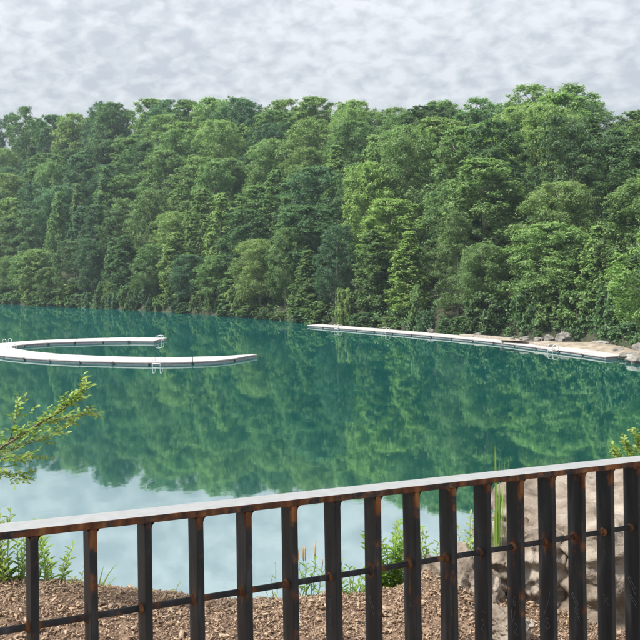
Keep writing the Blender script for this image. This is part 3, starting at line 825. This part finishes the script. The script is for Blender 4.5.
for sg in (-1, 1):      # concave fillet under the rail
    vs = []; fs = []
    for j in range(9):
        y = 0.003 + 0.056 * j / 8; sc = 1 + 0.25 * math.sin(j * 2.1 + sg)
        pr = [(0.0078, -0.0100), (0.0088, -0.0055), (0.0112, -0.0026), (0.0158, 0.0002)]
        for (xx, zz) in pr: vs.append((sg * (0.0078 + (xx - 0.0078) * sc), y, zz * sc if zz < 0 else zz))
    for j in range(8):
        for k in range(3): fs.append((j * 4 + k, j * 4 + k + 1, j * 4 + 5 + k, j * 4 + 4 + k))
    mb.add(vs, fs)
wm2 = mb.mesh('weld_fillet', True); add_rust(wm2, lambda c: 0.8)
CH = {  # chalk strokes: digits in a unit box
    '6': [[(0.8, 0.95), (0.35, 0.7), (0.15, 0.3), (0.4, 0.02), (0.75, 0.15), (0.72, 0.42), (0.2, 0.4)]],
    '2': [[(0.1, 0.75), (0.4, 1.0), (0.8, 0.8), (0.6, 0.45), (0.1, 0.05), (0.9, 0.0)]],
    '5': [[(0.85, 1.0), (0.25, 0.95), (0.2, 0.6), (0.7, 0.55), (0.8, 0.2), (0.4, 0.0), (0.1, 0.12)]],
    '1': [[(0.45, 1.0), (0.5, 0.0)]], '/': [[(0.95, 1.1), (0.05, -0.1)]], '7': [[(0.1, 0.95), (0.85, 1.0), (0.35, 0.0)]],
    '-': [[(0.1, 0.5), (0.9, 0.6)]], 'o': [[(0.5, 1), (0.15, 0.6), (0.4, 0.1), (0.8, 0.4), (0.5, 1)]], 'x': [[(0.1, 1), (0.9, 0.1)], [(0.85, 0.8), (0.1, 0.15)]],
    '\\': [[(0, 1.0), (1, 0.0)], [(0.15, 1.15), (1, 0.4)]], 'z': [[(0.1, 0.9), (0.6, 0.7), (0.2, 0.4), (0.7, 0.2), (0.3, 0.0)]]}
MARKS = {7: [('2', 0.018, -0.262, 0.016, 0.012), ('1', 0.018, -0.280, 0.014, 0.012), ('/', 0.020, -0.298, 0.016, 0.012), ('2', 0.018, -0.318, 0.016, 0.012)],
         8: [('\\', 0.016, -0.300, 0.040, 0.028)], 9: [('o', 0.024, -0.302, 0.015, 0.012)],
         11: [('-', 0.030, -0.352, 0.008, 0.018), ('2', 0.026, -0.398, 0.030, 0.018)],
         12: [('6', 0.022, -0.352, 0.028, 0.016), ('1', 0.012, -0.392, 0.026, 0.010), ('/', 0.020, -0.398, 0.030, 0.014), ('2', 0.024, -0.428, 0.028, 0.022)],
         13: [('7', 0.024, -0.372, 0.040, 0.024), ('/', 0.016, -0.400, 0.034, 0.020), ('5', 0.020, -0.436, 0.030, 0.026)],
         14: [('\\', 0.010, -0.400, 0.040, 0.030), ('\\', 0.020, -0.430, 0.030, 0.026)], 15: [('x', 0.020, -0.405, 0.028, 0.026)],
         16: [('\\', 0.012, -0.390, 0.045, 0.031), ('\\', 0.020, -0.430, 0.031, 0.030)]}
for i in range(-19, 33):
    s = S1 + (i - 8) * SP
    b = link('baluster', pm, STEEL, rail_root)
    b.matrix_local = Matrix.Translation(fence(s, 0, 0) - RB) @ ROT @ Matrix.Rotation(math.radians(random.uniform(-0.25, 0.25)), 4, 'Y')
    link('weld_bead', wm1, STEEL, b); link('weld_fillet', wm2, STEEL, b)
    if i in MARKS:
        mb = MB()
        for ch, u, z, hh, ww in MARKS[i]:
            for st in CH[ch]:
                pts = smooth_path([Vector((-0.0083, 0.056 - (u + a * ww) * 0.9, z + c * hh)) for a, c in st], 3) if len(st) > 2 else [Vector((-0.0083, 0.056 - (u + a * ww) * 0.9, z + c * hh)) for a, c in st]
                mb.tube(pts, 0.0006, 5)
        mb.build('chalk_mark', CHALK, b)
tag(rail_root, 'black rusty steel railing with flat balusters and bright handrail in front', 'railing')

# ------------------------------------------------------------------ plants on the near bank
FRESH = leaf_mat('leaf_fresh', (0.13, 0.24, 0.035), (0.36, 0.50, 0.11), trans=0.4, vary=0.12)
PALE = leaf_mat('leaf_pale', (0.20, 0.28, 0.08), (0.46, 0.52, 0.22), trans=0.4, vary=0.1)
SAPL = leaf_mat('leaf_sapling', (0.11, 0.175, 0.03), (0.44, 0.48, 0.14), trans=0.4, vary=0.05)
STEM = noise_mat('green_stem', [(0, (0.12, 0.18, 0.05)), (1, (0.24, 0.28, 0.10))], 30, 0.7)
TWIG = noise_mat('brown_twig', [(0, (0.09, 0.07, 0.05)), (1, (0.22, 0.17, 0.12))], 30, 0.8)
SEED = noise_mat('seed_head', [(0, (0.30, 0.22, 0.12)), (1, (0.50, 0.40, 0.24))], 60, 0.9)
rgp = random.Random(12)
class Leaves:
    def __init__(s): s.v = []; s.t = []
    def leaf(s, p, d, l, w, tone, up=Vector((0, 0, 1))):
        d = d.normalized(); side = d.cross(up)
        if side.length < 1e-3: side = Vector((1, 0, 0))
        side.normalize(); nn = side.cross(d)
        a = p; m1 = p + d * l * 0.38 + nn * l * 0.05; tip = p + d * l - nn * l * 0.10
        m2 = p + d * l * 0.72 + nn * l * 0.01
        s.v += [a, m1 - side * w * 0.5 + nn * w * 0.15, m2 - side * w * 0.36 + nn * w * 0.1, tip, m2 + side * w * 0.36 + nn * w * 0.1, m1 + side * w * 0.5 + nn * w * 0.15]
        s.t += [tone] * 6
    def build(s, name, mat, parent):
        n = len(s.v) // 6
        f = np.array([[0, 1, 2, 3], [0, 3, 4, 5]])
        F = (np.arange(n)[:, None, None] * 6 + f[None]).reshape(-1, 4)
        return link(name, mesh_np(name, np.array([tuple(v) for v in s.v]), F, 4, False, {'tone': s.t}), mat, parent)
def rnd(a): return Vector((rgp.gauss(0, a), rgp.gauss(0, a), rgp.gauss(0, a)))
def weed(x, y, dep, h, n, leaf, label, mat, spread=0.35, narrow=0.22, density=1.0, seed_head=False, dirx=0.0):
    base = at_depth(x, y, dep); base.z = min(base.z, bank_z(base.x, base.y) + 0.01)
    h = max(0.1, at_depth(x, h, dep).z - base.z); n = int(n * 1.35); leaf *= 1.25; density *= 1.35
    root = empty('weed_plant', base)
    st = MB(); lv = Leaves(); sd = MB()
    for k in range(n):
        a = rgp.uniform(0, 6.283); lean = rgp.uniform(0.1, 1) * spread
        d = Vector((math.cos(a) * lean + dirx, math.sin(a) * lean * 0.6, 1)).normalized(); hh = h * rgp.uniform(0.55, 1.05)
        p0 = Vector((math.cos(a) * 0.03, math.sin(a) * 0.03, -0.03)); pts = []
        for j in range(7):
            t = j / 6
            pts.append(p0 + d * hh * t + Vector((math.cos(a), math.sin(a), 0)) * lean * hh * 0.35 * t * t + rnd(0.004))
        st.tube(pts, [0.003 - 0.002 * j / 6 for j in range(7)], 5)
        m = int(hh / 0.022 * density)
        for q in range(m):
            t = 0.12 + 0.88 * q / m
            i = min(5, int(t * 6)); p = pts[i].lerp(pts[i + 1], t * 6 - i)
            aa = q * 2.4 + rgp.uniform(-0.4, 0.4)
            dd = Vector((math.cos(aa), math.sin(aa), rgp.uniform(0.3, 1.1)))
            lv.leaf(p, dd, leaf * rgp.uniform(0.6, 1.2) * (1.15 - 0.5 * t), leaf * narrow * rgp.uniform(0.8, 1.2), min(1, max(0, rgp.gauss(0.4 + 0.25 * t, 0.2))))
        if seed_head:
            sd = MB(); sd.tube([pts[-1], pts[-1] + d * 0.02, pts[-1] + d * 0.055, pts[-1] + d * 0.075], [0.0015, 0.0042, 0.0036, 0.001], 6); sd.build('seed_head', SEED, root, True)
    st.build('stem', STEM, root, True); lv.build('foliage', mat, root)
    return tag(root, label, 'weed', 'weeds along the edge of the bank')
def tuft(x, y, dep, h, n, label, mat, spread=0.25, dirx=0.0):
    base = at_depth(x, y, dep); base.z = min(base.z, bank_z(base.x, base.y) + 0.01)
    root = empty('grass_tuft', base); h = max(0.1, at_depth(x, h, dep).z - base.z)
    for k in range(n):
        a = rgp.uniform(0, 6.283); lean = rgp.uniform(0.15, 1) * spread; hh = h * rgp.uniform(0.55, 1.05)
        o = Vector((math.cos(a), math.sin(a) * 0.6, 0)); sd = Vector((-o.y, o.x, 0)).normalized()
        vs = []; m = 7
        for j in range(m + 1):
            t = j / m; w = 0.006 * (1 - t) ** 0.6 * (0.6 + t * 0.8) + 0.0002
            c = o * 0.015 + o * lean * hh * t * (0.5 + 0.8 * t) + Vector((dirx * hh * t * t, 0, hh * (t - 0.18 * spread * t * t) - 0.02))
            vs += [c - sd * w, c + o * w * 0.5, c + sd * w]
        fs = []
        for j in range(m):
            for q in range(2): fs.append((j * 3 + q, j * 3 + q + 1, j * 3 + q + 4, j * 3 + q + 3))
        me = mesh_py('blade', vs, fs, True); at = me.attributes.new('tone', 'FLOAT', 'POINT'); at.data.foreach_set('value', np.full(len(vs), rgp.uniform(0.2, 0.9), dtype=np.float32))
        link('blade', me, mat, root)
    return tag(root, label, 'grass', 'grass tufts on the bank')
weed(2, 596, 4.35, 505, 9, 0.055, 'bushy bright green weed at the left edge behind the first balusters', FRESH, 0.40)
weed(22, 597, 4.40, 518, 8, 0.05, 'bright green weed filling the gap left of the first full baluster', FRESH, 0.45)
weed(52, 597, 4.45, 516, 6, 0.05, 'tall feathery weed between the first two balusters from left', FRESH, 0.35)
weed(72, 598, 4.40, 560, 5, 0.04, 'low pale weed just left of the second baluster', PALE, 0.45)
weed(-30, 596, 4.4, 512, 9, 0.055, 'leafy weed cut by the left edge of the photo', FRESH, 0.4)
tuft(100, 600, 4.4, 548, 7, 'few grass blades right of the second baluster from left', PALE, 0.7, 0.35)
tuft(86, 600, 4.45, 552, 5, 'thin grass blades behind the second baluster from left', FRESH, 0.5, -0.3)
weed(140, 604, 4.4, 574, 5, 0.035, 'small pale weed left of the third baluster from left', PALE, 0.5)
weed(163, 606, 4.4, 577, 5, 0.035, 'small pale weed right of the third baluster from left', PALE, 0.5)
weed(278, 606, 4.5, 560, 3, 0.03, 'sparse thin weed left of the sixth baluster from left', PALE, 0.5, density=0.5)
weed(309, 608, 4.4, 548, 6, 0.04, 'weed with tan seed heads between the sixth and seventh balusters', FRESH, 0.22, density=0.7, seed_head=True)
weed(352, 606, 4.4, 550, 8, 0.045, 'green weed between the seventh and eighth balusters', FRESH, 0.4)
weed(388, 602, 4.45, 515, 12, 0.05, 'tall dense green weed between the eighth and ninth balusters', FRESH, 0.28, narrow=0.35)
weed(402, 602, 4.5, 522, 8, 0.045, 'leafy weed mostly hidden behind the ninth baluster', FRESH, 0.3, narrow=0.3)
weed(428, 580, 4.5, 522, 8, 0.045, 'yellowish weed on the mound right of the ninth baluster', PALE, 0.35)
weed(464, 560, 4.6, 508, 7, 0.05, 'pale feathery weed between the tenth and eleventh balusters', PALE, 0.25)
tuft(497, 552, 4.35, 443, 19, 'tall bright green grass tuft rising above the handrail', FRESH, 0.09)
tuft(555, 548, 5.3, 446, 3, 'thin single grass stalk rising above the handrail behind the boulder', PALE, 0.06)
tuft(527, 548, 5.2, 466, 5, 'thin grass blades behind the smaller pale boulder', PALE, 0.3)
def bush(base, branches, leaf, label, mat, step=0.016, name='shrub', twl=0.09, lw=0.5):
    root = empty(name, base)
    st = MB(); lv = Leaves()
    for pts, r0 in branches:
        P = smooth_path([p - base for p in pts], 6); n = len(P)
        st.tube(P, [r0 * (1 - 0.85 * i / n) for i in range(n)], 6)
        tot = sum((b - a).length for a, b in zip(P[:-1], P[1:])); m = int(tot / step)
        for q in range(m):
            t = q / m * (n - 1); i = min(n - 2, int(t)); p = P[i].lerp(P[i + 1], t - i); ax = (P[i + 1] - P[i]).normalized()
            if t < 0.25 * n: continue
            side = ax.cross(Vector((0, 0, 1))).normalized() * (1 if q % 2 else -1)
            td = (ax * rgp.uniform(0.5, 1.0) + side * rgp.uniform(0.3, 1.0) + Vector((0, 0, rgp.uniform(-0.45, 0.6)))).normalized()
            tl = twl * rgp.uniform(0.3, 1.1) * (1.1 - 0.6 * t / n)
            e = p + td * tl
            st.tube([p, p.lerp(e, 0.5) + rnd(0.004), e], [r0 * 0.16, r0 * 0.12, r0 * 0.06], 4, False)
            k = max(2, int(tl / (leaf * 0.42)))
            for j in range(k + 1):
                pp = p.lerp(e, (j + 0.5) / (k + 0.5)); s2 = td.cross(Vector((0, 0, 1))).normalized() * (1 if j % 2 else -1)
                dd = td * rgp.uniform(0.3, 0.9) + s2 * rgp.uniform(0.4, 1.0) + rnd(0.25)
                lv.leaf(pp, dd, leaf * rgp.uniform(0.65, 1.2), leaf * lw * rgp.uniform(0.8, 1.15), min(1, max(0, rgp.gauss(0.35 + 0.35 * t / n, 0.22))), (Vector((0, 0, 1)) + rnd(0.4)).normalized())
    st.build('branch', TWIG, root, True); lv.build('foliage', mat, root)
    return tag(root, label, 'shrub')
D_ = 4.0
def B(l): return [at_depth(x, y, d) for x, y, d in l]
b0 = at_depth(-95, 640, 4.3); b0.z = bank_z(b0.x, b0.y) - 0.02
bush(b0, [([b0] + B([(-70, 540, 4.2), (-25, 470, 4.1), (20, 436, 4.0), (56, 414, 3.95), (72, 402, 3.95), (81, 390, 3.95)]), 0.009),
          (B([(-25, 470, 4.1), (10, 440, 4.05), (42, 424, 4.0), (70, 417, 4.0), (95, 412, 4.0)]), 0.006),
          (B([(-25, 470, 4.1), (0, 455, 4.1), (22, 446, 4.1), (48, 436, 4.1), (66, 428, 4.1)]), 0.005),
          (B([(-35, 485, 4.1), (-12, 465, 4.0), (10, 457, 3.95), (34, 455, 3.95)]), 0.005),
          (B([(10, 440, 4.05), (14, 425, 4.0), (18, 409, 4.0)]), 0.004),
          (B([(-45, 500, 4.1), (-20, 478, 4.0), (2, 474, 3.95), (20, 480, 3.95)]), 0.004),
          ([b0] + B([(-110, 560, 4.3), (-100, 480, 4.3), (-80, 430, 4.3)]), 0.009)],
     0.030, 'arching leafy shrub branches reaching in over the water at left', SAPL, lw=0.52, step=0.02, twl=0.18)
b1 = at_depth(640, 520, 6.0); b1.z = bank_z(b1.x, b1.y) - 0.02
bush(b1, [([b1] + B([(636, 490, 5.95), (632, 460, 5.95), (624, 440, 5.95)]), 0.006), ([b1] + B([(646, 490, 6.0), (642, 455, 6.0), (636, 434, 6.0)]), 0.006),
          ([b1] + B([(655, 480, 6.0), (655, 445, 6.0), (650, 425, 6.0)]), 0.006), ([b1] + B([(626, 490, 6.0), (620, 466, 6.0), (614, 450, 6.0)]), 0.005)],
     0.034, 'small leafy shrub above the right end of the handrail', SAPL, step=0.04, lw=0.6, twl=0.12)

# ------------------------------------------------------------------ air over the quarry
def haze():
    m = bpy.data.materials.new('haze'); m.use_nodes = True
    t = m.node_tree; t.nodes.clear(); out = N(t, 'ShaderNodeOutputMaterial')
    v = N(t, 'ShaderNodeVolumePrincipled'); v.inputs['Color'].default_value = (0.72, 0.86, 1.0, 1); v.inputs['Density'].default_value = HAZE
    L(t, v, 0, out, 'Volume')
    mb = MB(); mb.box((-3100, -3100, -10), (3100, 3100, 75))
    o = mb.build('haze', m); tag(o, 'thin pale haze in the air over the quarry lake', 'haze', kind='stuff')
HAZE = 0.0003
haze()
